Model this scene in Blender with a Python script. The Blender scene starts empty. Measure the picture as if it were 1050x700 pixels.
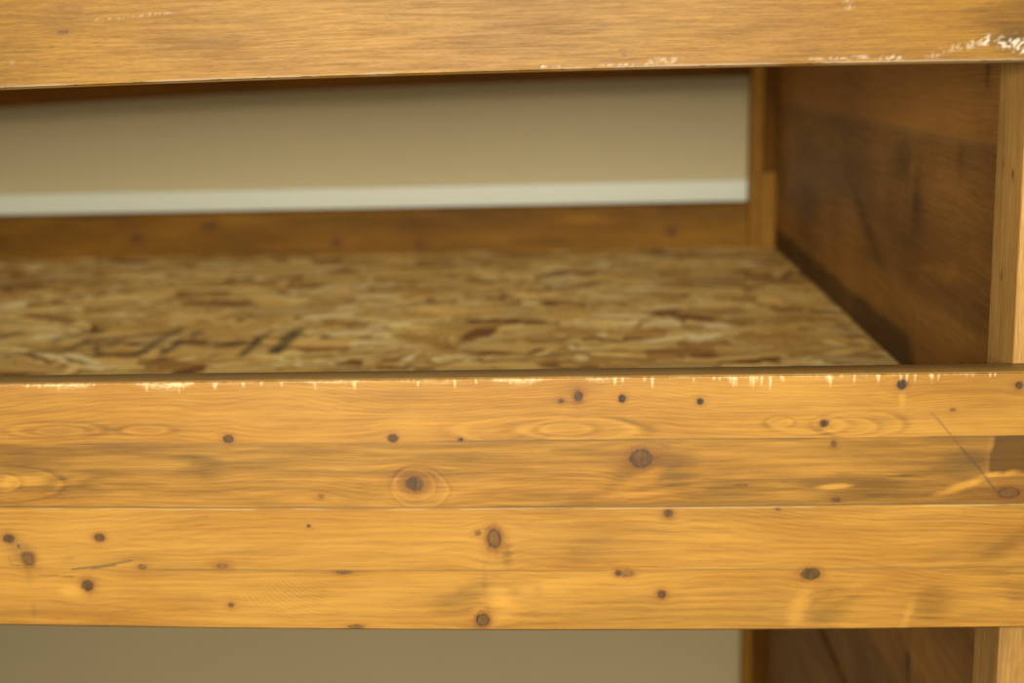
import bpy, math
import numpy as np

# ------------------------------------------------------------------ camera, world, lights
S = 1.6                       # metres per layout unit
F_PX, PITCH, YAW, ROLL = 1282.28, 0.21697, 0.05688, 0.02549
D, H = 0.6855, 0.1721         # camera distance in front of, and height above, the side rail's top edge
Z0 = 0.90                     # side rail top above the floor (layout units)
sc = bpy.context.scene
col = sc.collection
sc.view_settings.view_transform = 'Standard'
sc.view_settings.look = 'None'
sc.view_settings.gamma = 1.0
sc.view_settings.use_curve_mapping = False
sc.view_settings.exposure = 0.0

cy, sy, cp, sp, cr, sr = (math.cos(YAW), math.sin(YAW), math.cos(PITCH), math.sin(PITCH), math.cos(ROLL), math.sin(ROLL))
FWD = np.array([-sy*cp, cy*cp, -sp]); RT = np.array([cy, sy, 0.0]); UPV = np.cross(RT, FWD)
R_ = cr*RT - sr*UPV; U_ = sr*RT + cr*UPV
CAM = np.array([0.0, -D, H])

cam_d = bpy.data.cameras.new('camera'); cam = bpy.data.objects.new('camera', cam_d); col.objects.link(cam)
cam_d.sensor_width = 36.0; cam_d.lens = F_PX/1050*36
cam_d.clip_start = 0.05
cam_d.dof.use_dof = True; cam_d.dof.focus_distance = 0.712*S; cam_d.dof.aperture_fstop = 3.2
from mathutils import Matrix, Vector
m = Matrix(((R_[0], U_[0], -FWD[0], CAM[0]*S), (R_[1], U_[1], -FWD[1], CAM[1]*S),
            (R_[2], U_[2], -FWD[2], (CAM[2]+Z0)*S), (0, 0, 0, 1)))
cam.matrix_world = m
sc.camera = cam

w = bpy.data.worlds.new('world'); sc.world = w; w.use_nodes = True
bg = w.node_tree.nodes['Background']
bg.inputs[0].default_value = (1.0, 0.96, 0.86, 1); bg.inputs[1].default_value = 0.42

def area(name, loc, target, size, power, color, size_y=None):
    l = bpy.data.lights.new(name, 'AREA'); l.energy = power; l.color = color; l.size = size
    if size_y: l.shape = 'RECTANGLE'; l.size_y = size_y
    o = bpy.data.objects.new(name, l); col.objects.link(o); o.location = loc
    o.rotation_euler = (Vector(target)-Vector(loc)).to_track_quat('-Z', 'Y').to_euler()
    return o
area('key_light', (-0.60, -2.1, 1.86), (0.1, 0.5, 1.38), 0.34, 57, (1.0, 0.94, 0.80))
area('flash_light', (0.12, -1.22, 1.80), (0.06, 0.0, 1.40), 0.16, 13.5, (1.0, 0.94, 0.82))
area('ceiling_light', (0.0, -1.2, 2.72), (0, -0.6, 0), 1.6, 34, (1.0, 0.95, 0.84))

def inv(px, py, ax, val):
    """the layout point that the picture point (px, py) shows on the plane axis ax = val"""
    d = FWD + R_*(px-525)/F_PX + U_*(350-py)/F_PX
    return CAM + (val-CAM[ax])/d[ax]*d

# ------------------------------------------------------------------ numpy noise
def vnoise(x, y, seed):
    g = np.random.RandomState(seed).rand(256, 256)
    xi = np.floor(x).astype(int); yi = np.floor(y).astype(int)
    fx = x-xi; fy = y-yi; fx = fx*fx*(3-2*fx); fy = fy*fy*(3-2*fy)
    a = g[xi % 256, yi % 256]; b = g[(xi+1) % 256, yi % 256]
    c = g[xi % 256, (yi+1) % 256]; d = g[(xi+1) % 256, (yi+1) % 256]
    return (a*(1-fx)+b*fx)*(1-fy)+(c*(1-fx)+d*fx)*fy
def fbm(x, y, seed, oct=4):
    s = 0; a = .5; t = 0
    for i in range(oct):
        s = s+a*vnoise(x*2**i+i*17.3, y*2**i+i*5.1, seed+i); t += a; a *= .5
    return s/t
def sstep(e0, e1, x):
    t = np.clip((x-e0)/(e1-e0), 0, 1); return t*t*(3-2*t)
def segdist(x, y, ax, ay, bx, by):
    dx, dy = bx-ax, by-ay; t = np.clip(((x-ax)*dx+(y-ay)*dy)/(dx*dx+dy*dy+1e-12), 0, 1)
    return np.hypot(x-ax-t*dx, y-ay-t*dy), t

# ------------------------------------------------------------------ materials
def lin(c):
    return tuple(((v/255)/12.92 if v/255 <= .04045 else ((v/255+.055)/1.055)**2.4) for v in c)+(1,)
class NT:
    def __init__(s, name):
        s.m = bpy.data.materials.new(name); s.m.use_nodes = True; s.t = s.m.node_tree
        s.b = s.t.nodes['Principled BSDF']
    def n(s, t, **kw):
        nd = s.t.nodes.new(t)
        for k, v in kw.items(): setattr(nd, k, v)
        return nd
    def l(s, a, b): s.t.links.new(a, b)
    def val(s, sock, v):
        if hasattr(v, 'is_linked') or hasattr(v, 'links'): s.l(v, sock)
        else: sock.default_value = v
    def math(s, op, a, b=None, c=None, clamp=False):
        nd = s.n('ShaderNodeMath', operation=op, use_clamp=clamp)
        s.val(nd.inputs[0], a)
        if b is not None: s.val(nd.inputs[1], b)
        if c is not None: s.val(nd.inputs[2], c)
        return nd.outputs[0]
    def vmul(s, a, v):
        nd = s.n('ShaderNodeVectorMath', operation='MULTIPLY'); s.l(a, nd.inputs[0]); nd.inputs[1].default_value = v
        return nd.outputs[0]
    def noise(s, vec, scale, detail=3, rough=.55, dist=0):
        nd = s.n('ShaderNodeTexNoise'); s.l(vec, nd.inputs['Vector']); nd.inputs['Scale'].default_value = scale
        nd.inputs['Detail'].default_value = detail; nd.inputs['Roughness'].default_value = rough
        nd.inputs['Distortion'].default_value = dist
        return nd.outputs['Fac']
    def rng(s, v, a, b, c=0, d=1):
        nd = s.n('ShaderNodeMapRange'); s.l(v, nd.inputs[0])
        for i, q in enumerate((a, b, c, d)): nd.inputs[i+1].default_value = q
        return nd.outputs[0]
    def mix(s, f, a, b, mode='MIX'):
        nd = s.n('ShaderNodeMix', data_type='RGBA', blend_type=mode)
        s.val(nd.inputs[0], f); s.val(nd.inputs[6], a); s.val(nd.inputs[7], b)
        return nd.outputs[2]
    def attr(s, name): return s.n('ShaderNodeAttribute', attribute_name=name)

def wood(name, light, dark, ringc, rough=.42, streak=.5, ring=.35, fine=(9, 260), bump=.12, spec=.45, knot=(56, 38, 24), flecks=0.0, chip=(222, 198, 148)):
    g = NT(name)
    uv = g.attr('grain').outputs['Vector']
    mk = g.attr('marks'); sep = g.n('ShaderNodeSeparateColor'); g.l(mk.outputs['Color'], sep.inputs[0])
    ph = g.attr('phase').outputs['Fac']; tone = g.attr('tone').outputs['Fac']
    n1 = g.noise(g.vmul(uv, (4.0, 16, 1)), 1.0, 4, .6)
    n2 = g.noise(g.vmul(uv, (fine[0], fine[1], 1)), 1.0, 4, .65)
    n3 = g.noise(g.vmul(uv, (fine[0]*6, fine[1]*3.2, 1)), 1.0, 2, .6)
    c = g.mix(g.rng(n1, .3, .7), lin(light), lin(dark))
    # annual rings
    rs = g.math('SINE', g.math('ADD', ph, g.math('MULTIPLY', g.noise(g.vmul(uv, (6, 60, 1)), 1.0, 3), 2.2)))
    rf = g.math('POWER', g.rng(rs, -1, 1), 2.5)
    rf = g.math('MULTIPLY', rf, g.math('MULTIPLY', g.rng(n1, .25, .75, .25, 1.0), ring))
    c = g.mix(rf, c, lin(ringc))
    st = g.math('MULTIPLY', g.rng(n2, .42, .68), streak)
    c = g.mix(st, c, lin(ringc))
    st2 = g.math('MULTIPLY', g.rng(n2, .5, .3), streak*.5)
    c = g.mix(st2, c, lin(tuple(min(255, v*1.13) for v in light)))
    if flecks:
        fl = g.math('MULTIPLY', g.rng(n3, .56, .68), flecks); c = g.mix(fl, c, lin(tuple(v*.55 for v in ringc)))
        fl = g.math('MULTIPLY', g.rng(n3, .40, .30), flecks*.7); c = g.mix(fl, c, lin(tuple(min(255, v*1.22) for v in light)))
    else:
        c = g.mix(g.math('MULTIPLY', g.rng(n3, .48, .68), .34), c, lin(ringc)); c = g.mix(g.math('MULTIPLY', g.rng(n3, .48, .32), .3), c, lin(tuple(min(255, v*1.12) for v in light)))
    # tone: 0.5 neutral
    c = g.mix(g.rng(tone, .5, 1, 0, .75), c, lin(tuple(v*.45 for v in ringc)))
    c = g.mix(g.rng(tone, .5, 0, 0, .8), c, lin(tuple(min(255, v*1.12) for v in light)))
    c = g.mix(g.math('MULTIPLY', sep.outputs[1], .85), c, lin((104, 62, 26)))          # reddish brown halo
    kn = g.mix(g.rng(g.noise(g.vmul(uv, (300, 300, 1)), 1.0, 2), .35, .7), lin(knot), lin(tuple(v*1.7 for v in knot)))
    c = g.mix(sep.outputs[0], c, kn)
    c = g.mix(sep.outputs[2], c, lin(chip))
    gry = g.attr('grey').outputs['Fac']
    c = g.mix(gry, c, lin((60, 56, 40)))
    g.l(c, g.b.inputs['Base Color'])
    g.b.inputs['Specular IOR Level'].default_value = spec
    g.l(g.math('ADD', g.rng(n2, .3, .7, rough-.06, rough+.1), g.math('MULTIPLY', sep.outputs[2], .25)), g.b.inputs['Roughness'])
    bp = g.n('ShaderNodeBump'); bp.inputs['Strength'].default_value = bump; bp.inputs['Distance'].default_value = .001
    g.l(g.math('ADD', n2, g.math('MULTIPLY', n3, .5)), bp.inputs['Height']); g.l(bp.outputs[0], g.b.inputs['Normal'])
    return g.m

M = {}
M['rail'] = wood('amber_pine', (160, 119, 49), (139, 95, 32), (98, 61, 20), streak=.34, ring=.32, spec=.32, flecks=.14, knot=(44, 33, 21), chip=(196, 172, 126))
M['guard'] = wood('fine_grained_stained_wood', (138, 101, 32), (116, 79, 21), (82, 52, 14), streak=.42, ring=.04, fine=(20, 560), spec=.22, rough=.47, flecks=.38, bump=.2, chip=(205, 196, 176))
M['back'] = wood('amber_pine_back', (138, 98, 26), (114, 76, 18), (82, 50, 12), streak=.35, ring=.3, spec=.15, rough=.6)
M['panel'] = wood('dark_stained_pine', (138, 95, 40), (112, 74, 30), (78, 49, 19), streak=.25, ring=.10, rough=.55, spec=.2)
M['post'] = wood('honey_pine_post', (158, 122, 64), (141, 103, 51), (112, 77, 35), streak=.5, ring=.25, rough=.6, spec=.2)
M['rear_post'] = wood('amber_post', (152, 108, 32), (128, 86, 24), (92, 58, 16), streak=.4, ring=.2, spec=.15, rough=.6)
M['cleat_shade'] = wood('brown_cleat_shade', (108, 68, 14), (90, 54, 10), (62, 36, 8), streak=.3, ring=.2, spec=.1, rough=.65)  # brown darkened in colour to carry the shade at the rear

def osb_mat():
    g = NT('oriented_strand_board')
    uv = g.attr('grain').outputs['Vector']
    a = g.attr('strand').outputs['Color']
    n2 = g.noise(g.vmul(uv, (14, 160, 1)), 1.0, 4, .65)
    n3 = g.noise(g.vmul(uv, (5, 12, 1)), 1.0, 3, .6)
    c = g.mix(g.math('MULTIPLY', g.rng(n2, .45, .7), .28), a, lin((110, 74, 34)), 'MIX')
    c = g.mix(g.math('MULTIPLY', g.rng(n3, .5, .75), .25), c, lin((130, 86, 40)))
    gry = g.attr('grey').outputs['Fac']
    c = g.mix(gry, c, lin((46, 52, 42)))
    g.l(c, g.b.inputs['Base Color']); g.b.inputs['Roughness'].default_value = .62; g.b.inputs['Specular IOR Level'].default_value = .3
    bp = g.n('ShaderNodeBump'); bp.inputs['Strength'].default_value = .25; bp.inputs['Distance'].default_value = .001
    g.l(n2, bp.inputs['Height']); g.l(bp.outputs[0], g.b.inputs['Normal'])
    return g.m
M['osb'] = osb_mat()

def paint(name, c, rough=.7, bumpscale=220, b=.15):
    g = NT(name); tc = g.n('ShaderNodeTexCoord')
    n = g.noise(tc.outputs['Object'], 2.2, 3); n2 = g.noise(tc.outputs['Object'], bumpscale, 2)
    cc = g.mix(g.rng(n, .3, .7, 0, .25), lin(c), lin(tuple(v*.93 for v in c)))
    g.l(cc, g.b.inputs['Base Color']); g.b.inputs['Roughness'].default_value = rough
    bp = g.n('ShaderNodeBump'); bp.inputs['Strength'].default_value = b; bp.inputs['Distance'].default_value = .001
    g.l(n2, bp.inputs['Height']); g.l(bp.outputs[0], g.b.inputs['Normal'])
    return g.m
M['wall'] = paint('tan_wall_paint', (186, 172, 132))
M['trim'] = paint('off_white_trim', (214, 216, 196), .5, 40, .03)
M['ceil'] = paint('white_ceiling', (232, 228, 215), .8)
def floor_mat():
    g = NT('beige_carpet'); tc = g.n('ShaderNodeTexCoord')
    n = g.noise(tc.outputs['Object'], 160, 3)
    g.l(g.mix(n, lin((205, 196, 172)), lin((180, 170, 146))), g.b.inputs['Base Color']); g.b.inputs['Roughness'].default_value = .95
    bp = g.n('ShaderNodeBump'); bp.inputs['Strength'].default_value = .6; g.l(n, bp.inputs['Height']); g.l(bp.outputs[0], g.b.inputs['Normal'])
    return g.m
M['floor'] = floor_mat()

# ------------------------------------------------------------------ mesh building
def link(name, verts, faces, mat, parent=None, smooth=False):
    me = bpy.data.meshes.new(name); me.from_pydata(verts, [], faces); me.materials.append(mat)
    o = bpy.data.objects.new(name, me); col.objects.link(o)
    if parent: o.parent = parent; o.matrix_parent_inverse = Matrix()
    if smooth:
        for p in me.polygons: p.use_smooth = True
    return o
ORG = np.array([0, 0, Z0])    # layout origin -> floor

def board(name, mat, parent, A, B, C, place, painter=None, root=(0, 0, 0), r=.0022, bow=None, warp_seed=1):
    """A wooden board. A, B: sample positions along and across the face; C=(front, back) depth.
    place(a,b,c) -> layout x,y,z.  The face's edges are rounded by r (layout units)."""
    A = np.asarray(A, float); B = np.asarray(B, float); sgn = 1 if C[1] > C[0] else -1
    def ring_expand(arr, e):
        out = arr.copy(); out[0] -= e; out[-1] += e; return out
    a0, a1, b0, b1 = A[0], A[-1], B[0], B[-1]
    Ai = A.copy(); Ai[0] += r; Ai[-1] -= r; Bi = B.copy(); Bi[0] += r; Bi[-1] -= r
    na, nb = len(A), len(B)
    ga, gb = np.meshgrid(Ai, Bi, indexing='ij')
    pts = [np.stack([ga.ravel(), gb.ravel(), np.full(ga.size, C[0])], 1)]
    # boundary loop indices
    loop = [(i, 0) for i in range(na)]+[(na-1, j) for j in range(1, nb)]+[(i, nb-1) for i in range(na-2, -1, -1)]+[(0, j) for j in range(nb-2, 0, -1)]
    li = np.array([i*nb+j for i, j in loop]); n = len(li)
    base = pts[0][li]
    ext = base.copy()
    ii = np.array([p[0] for p in loop]); jj = np.array([p[1] for p in loop])
    da = np.where(ii == 0, -1, np.where(ii == na-1, 1, 0)).astype(float); db = np.where(jj == 0, -1, np.where(jj == nb-1, 1, 0)).astype(float)
    def off(e, c):
        q = base.copy(); q[:, 0] += da*e; q[:, 1] += db*e; q[:, 2] = c; return q
    loops = [li]; cnt = na*nb
    for e, c in ((r*.7, C[0]+sgn*r*.3), (r, C[0]+sgn*r), (r, C[1]-sgn*r), (r*.3, C[1])):
        pts.append(off(e, c)); loops.append(np.arange(cnt, cnt+n)); cnt += n
    P3 = np.concatenate(pts)
    faces = []
    I = np.arange(na*nb).reshape(na, nb)
    q = np.stack([I[:-1, :-1], I[1:, :-1], I[1:, 1:], I[:-1, 1:]], -1).reshape(-1, 4)
    faces += q.tolist()
    for k in range(len(loops)-1):
        l0, l1 = loops[k], loops[k+1]
        faces += np.stack([l0, l1, np.roll(l1, -1), np.roll(l0, -1)], 1).tolist()
    faces.append(loops[-1][::-1].tolist())
    a, b, c = P3.T
    # grain coordinates wrap over the edges: distance past the front face is added to the across coordinate
    dep = np.abs(c-C[0])
    bb = b+np.where(np.isclose(b, b1) | (b > b1-r*1.01), dep, np.where(b < b0+r*1.01, -dep, 0))
    bw = bow(a) if bow else 0
    x, y, z = place(a, b+(bw if not callable(bw) else 0), c)
    V = (np.stack([x, y, z], 1)+ORG)*S-np.array(root)
    o = link(name, V.tolist(), faces, mat, parent)
    me = o.data
    att = dict(grainb=bb, phase=bb*S*420+fbm(a*3, bb*9, warp_seed+50)*14, tone=np.full(len(a), .5), marks=np.zeros((len(a), 3)), grey=np.zeros(len(a)))
    if painter: painter(a, bb, dep, att)
    g = me.attributes.new('grain', 'FLOAT_VECTOR', 'POINT')
    g.data.foreach_set('vector', np.stack([a*S, att['grainb']*S, np.full(len(a), warp_seed*3.7)], 1).astype(np.float32).ravel())
    for k in ('phase', 'tone', 'grey'):
        t = me.attributes.new(k, 'FLOAT', 'POINT'); t.data.foreach_set('value', att[k].astype(np.float32))
    t = me.attributes.new('marks', 'FLOAT_COLOR', 'POINT')
    mm = np.concatenate([np.clip(att['marks'], 0, 1), np.ones((len(a), 1))], 1)
    t.data.foreach_set('color', mm.astype(np.float32).ravel())
    me.polygons.foreach_set('use_smooth', np.array([len(p.vertices) == 4 for p in me.polygons]))
    me.update()
    # outward normals
    import bmesh
    bm = bmesh.new(); bm.from_mesh(me); bmesh.ops.recalc_face_normals(bm, faces=bm.faces); bm.to_mesh(me); bm.free()
    return o

def frange(a, b, st): return np.linspace(a, b, max(2, int(round((b-a)/st))+1))

# painters' tools -------------------------------------------------
def add_knots(a, b, att, knots):
    """knots: (a, b, ra, rb, strength, halo, halo reach)"""
    warp = np.zeros(len(a))
    for (ka, kb, ra, rb, s, hl, hr) in knots:
        sel = np.where((np.abs(a-ka) < 14*ra+.02) & (np.abs(b-kb) < 9*rb+.01))[0]
        if not len(sel): continue
        x = (a[sel]-ka)/ra; y = (b[sel]-kb)/rb
        wob = 1+.35*(fbm(a[sel]*900, b[sel]*900, int(abs(ka)*9999) % 97)-.5)
        q = np.hypot(x, y)*wob
        att['marks'][sel, 0] = np.maximum(att['marks'][sel, 0], np.clip(s*sstep(1.15, .88, q)+(s < .8)*.35*np.exp(-((q-.92)/.13)**2), 0, 1))
        hh = hl*np.exp(-(np.maximum(q-.7, 0)/hr)**2)*(.55+.9*fbm(a[sel]*260, b[sel]*420, 7))
        rim = .55*hl*np.exp(-((q-1.25)/.3)**2)
        att['marks'][sel, 1] = np.maximum(att['marks'][sel, 1], np.clip(hh*.62+rim*.7, 0, 1))
        qq = np.hypot(x/3.4, y/2.6)
        warp[sel] += (b[sel]-kb)*.82*np.exp(-qq**2)
    return warp

def blot(a, b, ca, cb, ra, rb, rot=0, soft=.35):
    c, s = math.cos(rot), math.sin(rot); x = (a-ca)*c+(b-cb)*s; y = -(a-ca)*s+(b-cb)*c
    q = np.hypot(x/ra, y/rb)+(fbm(a*60, b*520, 31)-.5)*1.5
    return sstep(1.05+soft, .75-soft, q)

U1 = .535e-3                                        # one picture unit on the rail's face, layout units
J = [-.0370, -.0765, -.1150]                        # glue lines of the side rail
def railp(px, py):
    p = inv(px, py, 1, 0.0)
    c = 1-(p[0]/.27)**2
    return p[0], p[2]+np.clip(c, -1, 1)*.002*np.clip((-p[2])/.153, 0, 1)

def paint_side_rail(a, b, dep, att):
    idx = np.digitize(-b, [-v for v in J])          # 0..3
    ph = np.zeros(len(a)); gb = b.copy()
    K = [(593,406,4.6,5.8,.95,.8,1.6),(575,411,3,2,.7,.7,2),(638,408.5,4.3,4.3,1,.5,1.2),(718,411.5,3.6,3.6,1,.5,1.6),(925,394,5.3,5.3,1,.45,1.2),
         (845,434,4.6,3.8,.95,.6,1.3),(1045,395,4,4,.95,.6,1.4),(977,420,2.5,1.5,.5,.6,1.5),(234,450,6,4.8,.9,.35,1.3),(403,449,6,4.8,.9,.35,1.3),
         (472,450.5,2.8,2.2,1,.3,1.2),(657,470,11.5,10.5,.62,.75,1.4),(425,496,10,8,.85,.75,1.6),(855,455,2.6,3,.6,.8,1.5),(329,509,3,2,.4,.6,2),
         (857,512,4.5,2.4,.6,.8,1.3),(1034,505,12,6,.5,.9,1.7),(9,552,6.5,5,.85,.6,1.5),(29,573,6,7.5,.55,.95,1.5),(102,551,6.2,4.8,.8,.6,1.3),
         (90,600,7,7,.85,.65,1.3),(146,581,4,2.5,.45,.7,1.6),(228,580,5,2.6,.35,.8,2.2),(237,620,2.5,2.5,.7,.6,2.4),(316.5,539,2,2,.8,.3,1.3),
         (507,552,7.5,11,.6,.9,1.25),(490,546,3,2.6,.5,.5,1.5),(495,635,7.5,7.5,.75,.9,1.6),(685,526,5,4.6,.85,.7,1.6),(634,587,3.6,3.4,.9,.6,1.5),
         (643,587.5,6,3.4,.3,.8,1.3),(678.5,609,4,4,.75,.9,1.5),(831,588,10.5,7,.85,.6,1.35),(797.5,521.5,2,1.6,.5,.6,1.4),(760,497,6,1.5,.35,.4,1.2),
         (352,586.5,8,1.8,.6,.6,1.6),(365,642,8,2,.55,.6,1.6),(19,560,2,2,.6,.5,2),(70,591,5,.8,.35,.5,1.5)]
    knots = []
    for (x, y, rx, ry, s, hl, hr) in K:
        p = railp(x, y); knots.append((p[0], p[1], rx*U1, ry*U1, s, hl, hr))
    rs = np.random.RandomState(5)
    for i in range(26):                              # the part of the rail left of the frame
        knots.append((rs.uniform(-1.2, -.38), rs.uniform(-.15, -.005), rs.uniform(2, 7)*U1, rs.uniform(2, 7)*U1, rs.uniform(.5, 1), .6, 1.5))
    warp = add_knots(a, b, att, knots)
    # knots stay inside their own board: cut at the glue lines only for the warp
    for k in range(4):
        s = idx == k
        loc = b-[0, J[0], J[1], J[2]][k]
        w1 = fbm(a*2.2+9*k, loc*10, 11+k)*.020+fbm(a*9, loc*22, 41+k)*.0045
        pb = b-warp
        freq = [430, 620, 330, 360][k]
        curve = (loc+[.028, .012, .03, .018][k]+w1*3)**2*[2600, 5200, 1500, 1800][k]
        ph[s] = (pb*freq*S*.9+w1*2100+curve*10)[s]
        gb[s] = (pb+w1*.6+k*.31)[s]
    att['phase'] = ph; att['grainb'] = gb
    t = att['tone']
    t += np.array([-.04, .10, -.02, -.02])[idx]+.10*(idx == 1)*sstep(.09, .2, a)
    t += (fbm(a*9, b*40, 3, 4)-.5)*.34
    t += (fbm(a*26, b*420, 77, 4)-.5)*np.array([.10, .36, .14, .12])[idx]
    px = lambda x, y: railp(x, y)
    def dark(x, y, rx, ry, rot, amt, inb=None):
        c = px(x, y); v = blot(a, b, c[0], c[1], rx*U1, ry*U1, rot, .5)*amt
        if inb is not None: v = v*(idx == inb)
        return v
    # tonal figure of the single boards
    t += dark(1000, 476, 60, 14, .1, .10, 1)+dark(990, 458, 28, 16, 0, .0, 1)
    t += dark(60, 497, 46, 12, 0, .20, 1)+dark(12, 470, 60, 16, 0, .12, 1)+dark(205, 478, 22, 14, 0, .11, 1)+dark(110, 486, 30, 5, -.1, .10, 1)
    t += dark(650, 483, 30, 12, .5, .16, 1)+dark(690, 478, 22, 22, -.8, .14, 1)+dark(730, 500, 60, 12, 0, .10, 1)+dark(880, 495, 60, 12, 0, .14, 1)
    t += dark(375, 432, 34, 20, .3, .10, 0)+dark(380, 500, 60, 12, 0, .08, 1)+dark(590, 400, 40, 12, .4, .08, 0)
    t += dark(480, 608, 40, 12, .4, .16, 3)+dark(850, 622, 26, 22, .9, .16, 3)+dark(955, 618, 22, 20, .9, .16, 3)+dark(1030, 560, 36, 10, .5, .17, 2)
    t += dark(120, 565, 50, 10, 0, .06, 2)+dark(600, 560, 30, 20, .4, .08, 2)+dark(1040, 600, 30, 18, 0, .15, 3)+dark(520, 568, 6, 16, 0, .18, 2)
    t += dark(905, 425, 40, 12, -.6, .06, 0)
    t -= dark(28, 493, 26, 6, 0, .30, 1)+dark(7, 496, 12, 7, 0, .35, 1)+dark(70, 494, 22, 4, .3, .14, 1)
    t -= dark(855, 499, 15, 3.2, .08, .50, 1)+dark(990, 497, 26, 4, .35, .38, 1)+dark(1020, 470, 8, 26, -.1, .16, 1)+dark(925, 408, 4, 9, 0, .22, 0)
    t -= dark(660, 505, 70, 4, .1, .25, 1)+dark(510, 630, 28, 14, .5, .28, 3)+dark(510, 610, 14, 12, 0, .2, 3)+dark(820, 620, 8, 26, -.35, .22, 3)+dark(860, 610, 26, 5, .5, .12, 3)
    t -= dark(660, 488, 26, 8, .5, .18, 1)+dark(480, 500, 40, 8, .2, .12, 1)+dark(430, 505, 30, 6, 0, .14, 1)+dark(560, 600, 60, 7, .1, .16, 3)
    t -= dark(930, 632, 5, 20, -.3, .2, 3)+dark(1030, 485, 16, 4, .2, .3, 1)+dark(75, 606, 14, 7, 0, .25, 3)+dark(490, 625, 8, 5, .6, .2, 3)
    # pale cathedral loops
    for (x, y, rx, ry, bd) in ((580, 440, 26, 6, 0), (590, 440, 60, 11, 0), (560, 441, 95, 15, 0), (800, 433, 12, 5, 0), (870, 437, 26, 8, 0), (880, 435, 44, 13, 0), (830, 436, 36, 9, 0),
                               (55, 441, 46, 8, 0), (150, 441, 22, 4, 0), (60, 442, 24, 4, 0), (2, 495, 18, 9, 1), (10, 496, 58, 19, 1), (425, 497, 22, 17, 1), (430, 500, 30, 22, 1)):
        c = px(x, y); q = np.hypot((a-c[0])/(rx*U1), (b-c[1])/(ry*U1))*(1+.25*(fbm(a*60, b*90, 19)-.5))
        t -= .15*np.exp(-((q-1)/(1.1/ry+.03))**2)*(idx == bd)*(.4+fbm(a*40, b*90, 4))
        t += .16*np.exp(-((q-1-1.6/ry)/(1.3/ry+.03))**2)*(idx == bd)*(.3+fbm(a*40, b*90, 8))
    c = px(1019, 462); c2 = px(1019, 484)
    e = c[0]+(fbm(b*160, b*0, 17)-.5)*.003-(c[1]-b)*.12
    t += .62*sstep(e-.0022, e+.0022, a)*sstep(c2[1]-.003, c2[1]+.004, b+(fbm(a*200, a*0, 18)-.5)*.006)*(idx == 1)
    # end grain like patch of fine concentric arcs in the lowest board
    c = px(345, 560); q = np.hypot((a-c[0]), (b-c[1])*1.2)/U1
    pt = dark(300, 612, 52, 30, 0, 1, 3)
    t += pt*(.03+.07*np.sin(q*1.25+fbm(a*80, b*80, 9)*6))
    # edge outlines between blots (resin lines)
    for (x0, y0, x1, y1, wd, am) in ((962,430,985,458,1.0,.55),(985,458,1004,480,1.5,.75),(1004,480,1021,503,1.2,.65),(955,424,962,430,1.5,.3)):
        p, q = px(x0, y0), px(x1, y1); d, _ = segdist(a, b, p[0], p[1], q[0], q[1])
        att['grey'] = np.maximum(att['grey'], am*np.exp(-(d/(wd*U1))**2))
    for (x0, y0, x1, y1, wd, am) in ((74,583.5,100,580.5,1.2,.75),(95,582,118,578.5,2.0,.72),(110,579,135,574.5,1.1,.65),(40,589.5,60,590,.9,.4),(64,575,76,572,1,.25),(192,531,213,529,1,.25),(12,579,35,579,1,.5),(12,579,9,571,1,.4),
                                     (128,600,133,636,1.4,.0)):
        p, q = px(x0, y0), px(x1, y1); d, tt = segdist(a, b, p[0], p[1], q[0], q[1])
        att['grey'] = np.maximum(att['grey'], am*np.exp(-(d/(wd*U1))**2))
    for (x, y, rx, ry, am) in ((1000,460,30,16,.22),(985,478,26,12,.22),(35,627,3,10,.22),(30,590,4,10,.15),(528,606,8,5,.22),(552,603,6,6,.18),(1000,560,40,12,.16),(675,455,16,7,.2),(690,485,12,16,.22),(18,565,14,12,.30),(843,632,10,3,.25),(1045,610,12,10,.25),(440,506,22,10,.10),
                               (497,598,3,22,.16),(500,612,5,3,.12),(950,628,12,3,.1),(635,396,60,3,.08)):
        c = px(x, y); att['grey'] = np.maximum(att['grey'], am*blot(a, b, c[0], c[1], rx*U1, ry*U1, 0, .6))
    # glue lines: dark hairlines, the second one with a pale chipped lower lip
    for k, jz in enumerate(J):
        wob = jz+(fbm(a*30, a*0, 60+k)-.5)*.0008
        on = sstep(.34, .56, fbm(a*18, a*0+3, 90+k, 3)) if k != 1 else .75+.25*fbm(a*25, a*0, 5)
        am = [.75, .9, .55][k]
        att['grey'] = np.maximum(att['grey'], am*on*np.exp(-((b-wob)/.00042)**2))
        if k == 1:
            att['marks'][:, 2] = np.maximum(att['marks'][:, 2], .36*sstep(.35, .6, fbm(a*50, a*0+9, 14))*np.exp(-((b-wob+.0008)/.00038)**2))
    # chipped pale upper edge with vertical splinters
    depth = np.maximum(0, -b)/U1; pxs = (a-inv(0, 393, 1, 0)[0])/(inv(1050, 380, 1, 0)[0]-inv(0, 393, 1, 0)[0])*1050
    n1 = fbm(pxs/16, depth/3.0, 201, 4); n2 = fbm(pxs/45, pxs*0, 202, 2)
    dens = np.interp(pxs, [-60,0,30,130,250,290,330,385,400,460,500,560,600,660,700,760,850,1060], [.5,.6,.75,.9,.8,.35,.55,.65,.4,.5,.75,.75,.6,.5,.35,.5,.35,.3])
    wid = .8+dens*6.5*sstep(.25, .75, n2)
    chip = sstep(.30, .46, n1+dens*.3-.16)*np.exp(-(np.maximum(depth-.8, 0)/wid)**2)*sstep(0.0, .6, depth)*dens*1.25
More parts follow.
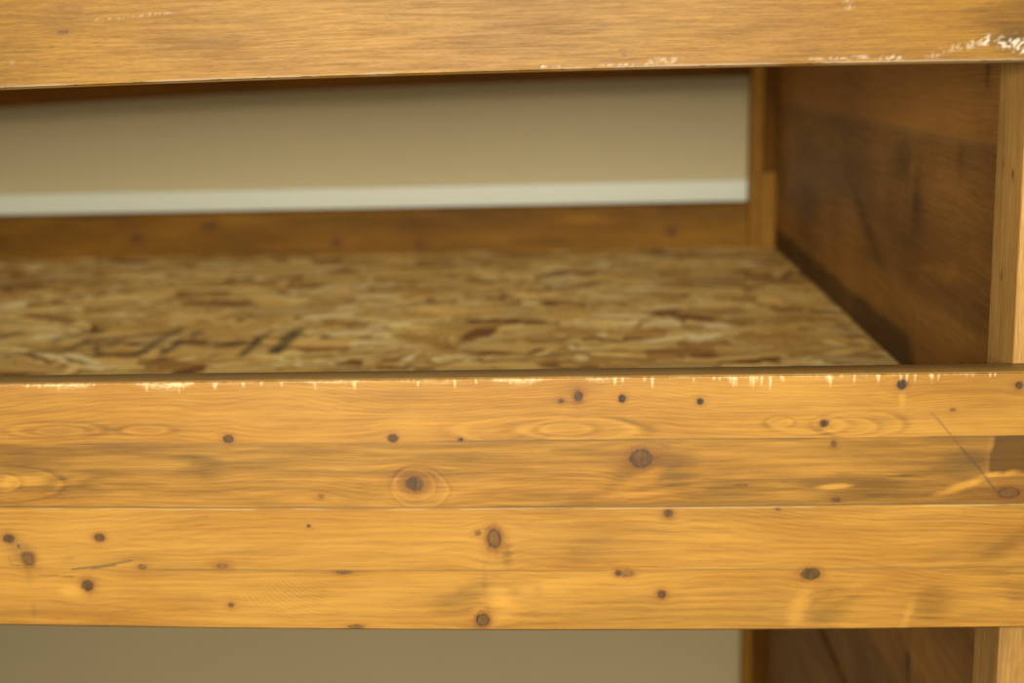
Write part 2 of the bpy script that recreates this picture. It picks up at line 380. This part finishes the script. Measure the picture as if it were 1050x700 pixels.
    spl = [(29,5,4),(42,6,1.5),(62,9,2),(100,5,2),(156,12,2.5),(190,14,2),(194,10,1.5),(228,10,3),(258,8,2),(277,6,1.5),(298,7,2),(333,12,1.5),(374,13,2),(440,10,1),(478,12,1),(500,7,1),(535,8,1.5),(555,9,4),
           (642,10,2),(650,8,1),(672,7,1.5),(680,15,1.2),(722,9,1),(742,6,1.5),(748,7,.8),(759,10,1.5),(762,16,1.4),(765,14,1),(779,14,.9),(782,16,.9),(785,9,2),(790,13,1.1),(799,18,1.0),(810,6,1.2),(812,9,1),(858,10,4.5),(859,16,1.2),(883,11,1.3),(895,5,1),
           (906,7,2),(907,12,1),(929,9,.8),(935,10,.9),(943,11,1),(959,6,2.2),(960,12,1),(966,10,.8),(994,5,.8),(1000,5,.8),(1017,6,.8),(1022,5,.8),(812,4,1.6),(870,5,1)]
    for (x, dp, wd) in spl:
        v = np.exp(-((pxs-x)/(wd*(1-.75*np.clip(depth/dp, 0, 1))+.35))**2)*sstep(dp+2, dp*.35, depth)*sstep(0, .8, depth)
        chip = np.maximum(chip, .9*v)
    chip = np.maximum(chip, .55*sstep(.42, .6, fbm(pxs/9, pxs*0+2, 88))*np.exp(-((depth-1.4)/.9)**2))
    brk = fbm(pxs/3.0, depth/1.1, 207, 3); brk2 = fbm(pxs/1.3, depth/7.0, 209, 2)
    chip *= .25+.9*sstep(.3, .6, np.where(pxs < 320, brk, .5*brk+.5*brk2))
    chip *= (dep < .001)
    att['marks'][:, 2] = np.maximum(att['marks'][:, 2], np.clip(chip, 0, .95))
    # worn, dusty top face
    top = (b > 0.0004)
    att['grey'] = np.where(top, np.maximum(att['grey'], .48+.2*(fbm(a*60, b*300, 66)-.5)), att['grey'])
    t[top] = .60
    att['tone'] = .5+(t-.5)*1.25

def paint_guard(a, b, dep, att):
    t = att['tone']
    w1 = fbm(a*3, b*10, 21)*.02
    att['grainb'] = b+w1*.4; att['phase'] = b*S*300+w1*900
    t += (fbm(a*6, b*14, 22, 4)-.5)*.45+(fbm(a*40, b*620, 23, 3)-.5)*.22
    g = lambda x, y: inv(x, y, 1, -.018)
    ks = []
    for (x, y, rx, ry, s) in ((65,32,5,2,.5),(640,57,1.5,2,.35),(72,8,10,3,.0)):
        p = g(x, y); ks.append((p[0], p[2], rx*U1, ry*U1, s, .4, 2))
    att['grainb'] = att['grainb']-add_knots(a, b, att, ks)
    for (x, y, rx, ry, am) in ((10,70,80,24,.12),(60,25,70,12,.08),(1050,10,40,30,.25),(1045,45,18,14,.20),(170,45,60,14,.06)):
        p = g(x, y); t += am*blot(a, b, p[0], p[2], rx*U1, ry*U1, 0, .6)
    ch = np.zeros(len(a)); n = fbm(a*700, b*700, 33, 3)
    for (x, y, rx, ry, rot, am) in ((915,59.5,13,2.6,0,.8),(880,60,12,1.6,0,.5),(855,61,24,1.4,0,.4),(1000,44,28,3,.22,.5),(1012,41,5,4,.8,.9),(1035,45,11,4,.1,.85),(1048,48,8,7,0,1.0),(985,50,34,2,.2,.3),(963,54,12,4,.3,.25),
                                    (555,70.5,7,1.2,0,1),(575,70,14,.9,0,.5),(680,64,20,3,0,.35),(645,68,30,1,0,.45),(870,5,4,7,.5,.3),(130,17,40,1,.06,.35),(10,62,8,3,.1,.15)):
        p = g(x, y); ch = np.maximum(ch, am*.75*blot(a, b, p[0], p[2], rx*U1, ry*U1, rot, .3)*sstep(.46, .62, n))
    bot = b-(-.0)  # lower arris: pale worn line
    lo = b.min()+0*b
    edge = np.exp(-((b-(B0G+.0010))/.0007)**2)*sstep(.35, .6, fbm(a*25, a*0, 35, 3))*.35*(dep < .004)
    att['marks'][:, 2] = np.maximum(ch, edge)
    att['tone'] = t
    tb = dep > .003
    att['tone'][tb] += .05

def paint_panel(a, b, dep, att):                    # a runs along depth, b is height
    t = att['tone']; seams = [.240, .112, -.012, -.14, -.262, -.370]
    idx = np.digitize(-b, [-v for v in seams])
    t += np.array([.0, -.20, .17, .0, .05, .0, .08])[idx]
    t += (fbm(a*5, b*14, 71, 4)-.5)*.42+(fbm(a*14, b*9, 72, 3)-.5)*.26
    w1 = fbm(a*3, b*8, 73)*.03
    att['grainb'] = b+w1; att['phase'] = b*S*260+w1*1600
    g = lambda x, y: inv(x, y, 0, .268)[1:]
    for (x, y, ra, rb, rot, am) in ((926,165,.03,.018,0,.35),(938,205,.022,.025,.3,.35),(985,160,.012,.010,0,.2),(1013,72,.006,.008,0,.6),(890,235,.10,.01,.4,.25),(830,150,.09,.02,0,.18)):
        p = g(x, y); t += am*blot(a, b, p[0], p[1], ra, rb, rot, .6)
    for (x, y, ra, rb, rot, am) in ((934,200,.008,.03,.1,.25),(970,280,.05,.005,-.1,.28),(1000,300,.02,.006,0,.2),(935,300,.07,.02,0,.15)):
        p = g(x, y); t -= am*blot(a, b, p[0], p[1], ra, rb, rot, .7)
    # shadow along the deck board's edge, painted into the panel's tone
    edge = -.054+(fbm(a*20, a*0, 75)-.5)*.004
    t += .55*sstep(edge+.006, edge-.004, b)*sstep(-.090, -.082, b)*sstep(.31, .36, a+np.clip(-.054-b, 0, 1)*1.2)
    # pale crack with knot, and the broad dark grain band of the lower part
    p = g(936, 690); q = g(938, 650)
    d, _ = segdist(a, b, q[0], q[1], p[0], p[1]); 
    t -= .15*np.exp(-(d/.008)**2)
    p = g(931, 682); t += .55*blot(a, b, p[0], p[1], .007, .014, 0, .6)
    t += .28*np.exp(-((b+.364)/.009)**2)
    for k, z in enumerate(seams):
        att['grey'] = np.maximum(att['grey'], .5*np.exp(-((b-z)/.0010)**2))
    att['tone'] = t

def paint_plain(seed, ks=(), amp=.35, dk=.0):
    def f(a, b, dep, att):
        w1 = fbm(a*3+seed, b*12, seed)*.012
        att['grainb'] = b+w1; att['phase'] = b*S*380+w1*1500
        att['tone'] += dk+(fbm(a*6, b*30, seed+1, 3)-.5)*amp+(fbm(a*30, b*200, seed+2, 3)-.5)*.2
        att['grainb'] = att['grainb']-add_knots(a, b, att, ks)
    return f

# ------------------------------------------------------------------ the bunk bed
XL, XR = -1.02, .268              # inner faces of the two end panels
bed = bpy.data.objects.new('bunk_bed', None); col.objects.link(bed)
bed.location = (0.0, 0.0, 0.0)
bed['label'] = 'amber-stained pine bunk bed frame with knotty four-board side rail and dark end panel'
bed['category'] = 'bed'
Z3 = lambda a, b, c: (a, c, b)                       # face towards -y
# front side rail, visible stretch sampled finely
A = np.concatenate([frange(XL-.03, -.40, .006)[:-1], frange(-.40, .275, .00062), frange(.275, .31, .004)[1:]])
B = frange(-.1525, 0.0, .00062)
def bow_side(a):
    return 0
def place_side(a, b, c):
    cr_ = np.clip(1-(a/.27)**2, -1.0, 1)
    return a, c, b-cr_*.0022*np.clip(-b/.153, 0, 1)
board('side_rail', M['rail'], bed, A, B, (0.0, .0198), place_side, paint_side_rail, r=.0009)['label'] = 'knotty side rail of four glued boards with chipped pale upper edge'
# guard rail above it
B0G = .1675
def place_guard(a, b, c):
    cr_ = np.clip(1-(a/.27)**2, -1.0, 1); k = np.clip((.24-b)/(.24-B0G), 0, 1)
    return a, c, b+(cr_*.0018-.0008)*k
A = np.concatenate([frange(XL-.03, -.40, .006)[:-1], frange(-.40, .275, .0011), frange(.275, .31, .004)[1:]])
board('guard_rail', M['guard'], bed, A, frange(B0G, .262, .0009), (-.018, .0196), place_guard, paint_guard, r=.0012)['label'] = 'fine-grained stained guard rail with white scuffs along its lower edge'
# rear rail
ks = []
for (x, y, rx, ry) in ((455,213,5,3),(683,213,7,3.5),(688,237,4,4),(345,248,4,4),(430,250,5,3),(215,232,8,4),(140,245,6,4)):
    p = inv(x, y, 1, 1.0533); ks.append((p[0], p[2], rx*.0013, ry*.0013, .6, .7, 1.6))
def paint_back(a, b, dep, att):
    paint_plain(301, ks, .6, .02)(a, b, dep, att)
    p = inv(600, 225, 1, 1.0533); att['tone'] -= .4*blot(a, b, p[0], p[2], .035, .004, 0, .6)
    p = inv(560, 250, 1, 1.0533); att['tone'] += .15*blot(a, b, p[0], p[2], .2, .008, 0, .6)
br = board('rear_rail', M['back'], bed, frange(XL, .2335, .004), frange(-.155, -.0195, .0022), (1.0533, 1.073), Z3, paint_back)
# rear top rail, hanging a little lower towards the left
def place_top(a, b, c):
    return a, c, b+.0175*np.clip((a-.268)/1.075, -1.3, 0)+.006*np.clip(1-((a+.27)/.54)**2, -1.5, 1)-.001
board('rear_top_rail', M['cleat_shade'], bed, frange(XL, .2335, .006), frange(.1515, .26, .004), (1.0535, 1.073), place_top, paint_plain(321))
# end panels (long axis = y)
def panel(xi, side, fine):
    C = (xi, xi+.012*side)
    pl = lambda a, b, c: (c, a, b)
    st = .004 if fine else .03
    # upper field, a gap, lower field
    GAP = -.465
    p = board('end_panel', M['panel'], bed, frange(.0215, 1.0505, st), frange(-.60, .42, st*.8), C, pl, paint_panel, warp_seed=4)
    return p
def rebate_panel(xi, side, fine):
    pl = lambda a, b, c: (c, a, b)
    st = .004 if fine else .03
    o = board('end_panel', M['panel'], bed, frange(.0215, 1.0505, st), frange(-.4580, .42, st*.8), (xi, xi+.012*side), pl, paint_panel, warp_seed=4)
    o2 = board('panel_board', M['panel'], bed, frange(.0215, 1.0505, st), frange(-.80, -.4715, st*.8), (xi, xi+.012*side), pl, paint_plain(410, (), .5, .0), warp_seed=5)
    o3 = board('backing_board', M['panel'], bed, frange(.0215, 1.0505, .03), frange(-.80, .42, .03), (xi+.020*side, xi+.026*side), pl, paint_plain(420, (), .2, .5), warp_seed=6)  # backing toned dark so the gap in front looks deep in shade
    return o
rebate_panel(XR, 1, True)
rebate_panel(XL, -1, False)
# posts: grain runs up
TOP = .43
def post(x0, x1, y0, y1, mat, seed, ks=(), lean=0.0, z0=-Z0, z1=TOP, name='post', dk=0, amp=.35, fine=.003):
    pl = lambda a, b, c: (b-lean*a, c, a)
    return board(name, mat, bed, frange(z0, z1, .006), frange(x0, x1, fine), (y0, y1), pl, paint_plain(seed, ks, amp, dk), warp_seed=seed % 17, r=.0012)
# front right post: the wide face is its inner one, so the sampled face looks to -x
def fpost(xi, side, lean, seed, ks):
    pl = lambda a, b, c: (c-lean*a*side, b, a)
    return board('post', M['post'], bed, frange(-Z0, TOP, .004), frange(.0202, .066, .0012), (xi, xi+.036*side), pl, paint_plain(seed, ks, .45, .0), warp_seed=3, r=.0012)
ks = []
for (x, y, rx, ry, s) in ((1030,167,1.6,3,.55),(1040,180,2,4.5,.9),(1027,281,1.8,2.6,.9)):
    p = inv(x, y, 0, .2445); ks.append((p[2], p[1], ry*U1*1.1, rx*U1*1.9, s, .4, 1.5))
fpost(.2450, 1, .012, 501, ks)
fpost(XL+.022, -1, 0, 511, ())
post(.2345, .268, 1.0533, 1.085, M['rear_post'], 521, ())
post(XL, XL+.034, 1.0533, 1.085, M['rear_post'], 531, ())
# facing strip, and rear post strips with shade put into their dark brown
post(.2440, .2677, 1.040, 1.0531, M['rear_post'], 541, (), z1=.0225, z0=-.0816, name='facing_strip')
post(.2505, .2677, 1.043, 1.0531, M['cleat_shade'], 551, (), z0=.0232, z1=.40, name='cleat_shade')['label'] = 'narrow strip with shade in its dark brown colour'
post(.2475, .2677, 1.046, 1.0531, M['cleat_shade'], 561, (), z0=-Z0, z1=-.305, name='cleat_shade')['label'] = 'narrow strip with shade in its dark brown colour'
# ledgers that carry the deck board
OSB_T = .0819
for (y0, y1) in ((.0202, .045), (1.028, 1.0530)):
    x1 = .243 if y0 < .5 else .2675
    board('ledger', M['back'], bed, frange(XL+.036, x1, .01), frange(-OSB_T-.012-.030, -OSB_T-.0121, .004), (y0, y1), Z3, paint_plain(601))
for k in range(7):
    xs = XL+.11+k*.183
    pl = lambda a, b, c: (b, a, c)
    board('slat', M['back'], bed, frange(.0455, 1.0275, .02), frange(xs, xs+.05, .01), (-OSB_T-.0122, -OSB_T-.025), pl, paint_plain(620+k))

# ------------------------------------------------------------------ the strand board deck
def make_osb():
    x0, x1, y0, y1 = XL+.004, XR-.0005, .0205, 1.0528
    zt = -OSB_T
    X = np.concatenate([frange(x0, -.9, .004)[:-1], frange(-.9, x1, .0022)]); Y = np.concatenate([frange(y0, .5, .0022)[:-1], frange(.5, y1, .0035)])
    # notch round the front post is hidden below the rail: keep clear of it
    na, nb = len(X), len(Y)
    GX, GY = np.meshgrid(X, Y, indexing='ij')
    colr = np.zeros((na, nb, 3)); rs = np.random.RandomState(12)
    base = np.array([(232,200,126),(218,182,108),(202,164,90),(186,146,76),(166,122,60),(128,84,40),(246,224,166),(208,180,120)], float)
    prob = np.array([.22,.22,.17,.11,.09,.07,.08,.04]); prob /= prob.sum()
    colr[:] = (170, 128, 70)
    N = 8000
    cx = rs.uniform(x0-.03, x1+.03, N); cyy = rs.uniform(y0-.03, y1+.03, N)
    L = rs.uniform(.016, .046, N); W = rs.uniform(.004, .015, N)
    an = np.where(rs.rand(N) < .7, rs.normal(0, .38, N), rs.uniform(-1.5, 1.5, N))
    ci = rs.choice(len(base), N, p=prob)
    for i in range(N):
        c, s = math.cos(an[i]), math.sin(an[i]); ex = abs(c)*L[i]+abs(s)*W[i]; ey = abs(s)*L[i]+abs(c)*W[i]
        i0, i1 = np.searchsorted(X, (cx[i]-ex, cx[i]+ex)); j0, j1 = np.searchsorted(Y, (cyy[i]-ey, cyy[i]+ey))
        if i1 <= i0 or j1 <= j0: continue
        dx = X[i0:i1, None]-cx[i]; dy = Y[None, j0:j1]-cyy[i]
        u = dx*c+dy*s; v = -dx*s+dy*c
        Wu = W[i]*(1-.35*(u/L[i])**2)+.0012*np.sin(u*300+i)
        msk = (np.abs(u) < L[i]) & (np.abs(v) < Wu)
        cc = base[ci[i]]*(1+rs.normal(0, .05))
        tex = 1+.07*np.sin(v*900+i*1.3+3*np.sin(u*40+i))
        cc = cc[None, None, :]*tex[..., None]
        edge = np.where(np.abs(v) > Wu-.0016, .86, 1)[..., None]
        sub = colr[i0:i1, j0:j1]; sub[msk] = (cc*edge)[msk]
    grey = np.zeros((na, nb))
    def stroke(pts, wd, am):
        for (p, q) in zip(pts[:-1], pts[1:]):
            P1 = inv(p[0], p[1], 2, zt); Q1 = inv(q[0], q[1], 2, zt)
            d, _ = segdist(GX, GY, P1[0], P1[1], Q1[0], Q1[1])
            np.maximum(grey, am*np.exp(-(d/wd)**2), out=grey)
    # the blurred, slanting printed marks near the front edge
    for pts, wd, am in (([(0,346),(8,343),(18,341)], .007, .75), ([(8,364),(22,362),(35,363),(50,360)], .007, .55), ([(54,352),(62,346),(78,343),(88,341),(104,339)], .007, .6), ([(62,362),(74,357),(84,351),(92,346)], .005, .6),
                        ([(78,368),(86,373),(90,372)], .004, .4), ([(123,348),(119,350),(112,352)], .005, .7), ([(112,352),(100,355),(98,359),(104,363),(112,364)], .004, .65), ([(132,365),(142,363),(150,358),(158,352),(168,346),(180,340)], .006, .7),
                        ([(165,363),(173,359),(180,354),(184,349)], .005, .75), ([(184,350),(196,348),(204,340)], .004, .55), ([(154,370),(170,371)], .004, .4), ([(195,343),(207,339)], .004, .6), ([(196,353),(212,352),(232,353),(244,350)], .007, .55),
                        ([(248,364),(256,357),(262,351),(266,346)], .0045, .85), ([(268,347),(275,341),(280,338)], .0035, .6), ([(278,362),(286,355),(294,346),(302,338)], .0045, .85), ([(283,362),(292,354),(300,346),(309,337)], .0045, .85), ([(282,342),(296,340)], .004, .5),
                        ([(216,366),(224,362)], .003, .45), ([(425,377),(442,379)], .004, .7), ([(470,331),(478,333)], .004, .3), ([(86,262),(92,264)], .008, .4),
                        ([(858,334),(868,338)], .005, .5), ([(872,352),(884,356)], .004, .45), ([(893,354),(898,357)], .004, .55), ([(876,360),(892,361)], .004, .35), ([(505,306),(509,307)], .008, .5)):
        stroke(pts, wd, am)
    grey *= .75+.6*fbm(GX*110, GY*110, 808)
    V = np.stack([GX.ravel(), GY.ravel(), np.full(na*nb, zt)], 1)
    I = np.arange(na*nb).reshape(na, nb)
    mx = (X[:-1]+X[1:])/2; my = (Y[:-1]+Y[1:])/2
    keep = ~(((mx[:, None] > .2435) | (mx[:, None] < XL+.0235)) & (my[None, :] < .068))     # notched round the front posts
    faces = np.stack([I[:-1, :-1], I[1:, :-1], I[1:, 1:], I[:-1, 1:]], -1)[keep].reshape(-1, 4)
    e = np.concatenate([faces[:, [k, (k+1) % 4]] for k in range(4)]); key = np.sort(e, 1); key = key[:, 0]*na*nb+key[:, 1]
    _, inv_, cnt = np.unique(key, return_inverse=True, return_counts=True)
    be = e[cnt[inv_] == 1]
    used = np.unique(faces); remap = -np.ones(na*nb, int); remap[used] = np.arange(len(used)); nu = len(used)
    rim = np.unique(be); lowm = -np.ones(na*nb, int); lowm[rim] = nu+np.arange(len(rim))
    low = V[rim].copy(); low[:, 2] -= .012
    sides = np.stack([remap[be[:, 0]], lowm[be[:, 0]], lowm[be[:, 1]], remap[be[:, 1]]], 1)
    nxt = {int(p): int(q) for p, q in be}; st = int(be[0, 0]); ring = [st]; q = nxt[st]
    while q != st: ring.append(q); q = nxt[q]
    faces = remap[faces].tolist()+sides.tolist()+[[int(lowm[v]) for v in ring[::-1]]]
    V = np.concatenate([V[used], low]); sel = np.concatenate([used, rim])
    W3 = (V+ORG)*S; root = np.array([(x0+x1)/2*S, (y0+y1)/2*S, (zt-.012+Z0)*S])
    o = link('deck_board', (W3-root).tolist(), faces, M['osb']); o.location = root
    me = o.data
    lc = np.clip(colr/255, 0, 1); lc = np.where(lc <= .04045, lc/12.92, ((lc+.055)/1.055)**2.4).reshape(-1, 3)
    lc = lc[sel]; gg = grey.ravel()[sel]
    t = me.attributes.new('strand', 'FLOAT_COLOR', 'POINT'); t.data.foreach_set('color', np.concatenate([lc, np.ones((len(lc), 1))], 1).astype(np.float32).ravel())
    t = me.attributes.new('grey', 'FLOAT', 'POINT'); t.data.foreach_set('value', np.clip(gg, 0, 1).astype(np.float32))
    t = me.attributes.new('grain', 'FLOAT_VECTOR', 'POINT'); t.data.foreach_set('vector', (W3*np.array([1, 1, 1])).astype(np.float32).ravel())
    o['label'] = 'bare tan wood flake board with smudged dark print, laid inside the bed frame'
    o['category'] = 'board'
make_osb()

# ------------------------------------------------------------------ the room
def box(name, x0, x1, y0, y1, z0, z1, mat, bev=0):
    import bmesh
    bm = bmesh.new(); bmesh.ops.create_cube(bm, size=1)
    for v in bm.verts: v.co = Vector((x0+(v.co.x+.5)*(x1-x0), y0+(v.co.y+.5)*(y1-y0), z0+(v.co.z+.5)*(z1-z0)))
    if bev: bmesh.ops.bevel(bm, geom=bm.edges[:], offset=bev, segments=3, affect='EDGES', profile=.6)
    me = bpy.data.meshes.new(name); bm.to_mesh(me); bm.free(); me.materials.append(mat)
    o = bpy.data.objects.new(name, me); col.objects.link(o); o['kind'] = 'structure'
    return o
YW = 1.12*S
box('floor', -3.0, 2.4, -4.2, YW+.1, -.1, 0, M['floor'])
box('ceiling', -3.0, 2.4, -4.2, YW+.1, 2.8, 2.9, M['ceil'])
box('wall_back', -3.0, 2.4, YW, YW+.1, 0, 2.8, M['wall'])
box('wall_right', 2.3, 2.4, -4.2, YW, 0, 2.8, M['wall'])
box('wall_left', -3.0, -2.9, -4.2, YW, 0, 2.8, M['wall'])
zt = (Z0+.0062)*S
box('trim_1', -2.9, 2.3, YW-.022, YW, zt-.085, zt, M['trim'], .005)
box('baseboard_back', -2.9, 2.3, YW-.014, YW, 0, .09, M['trim'], .004)
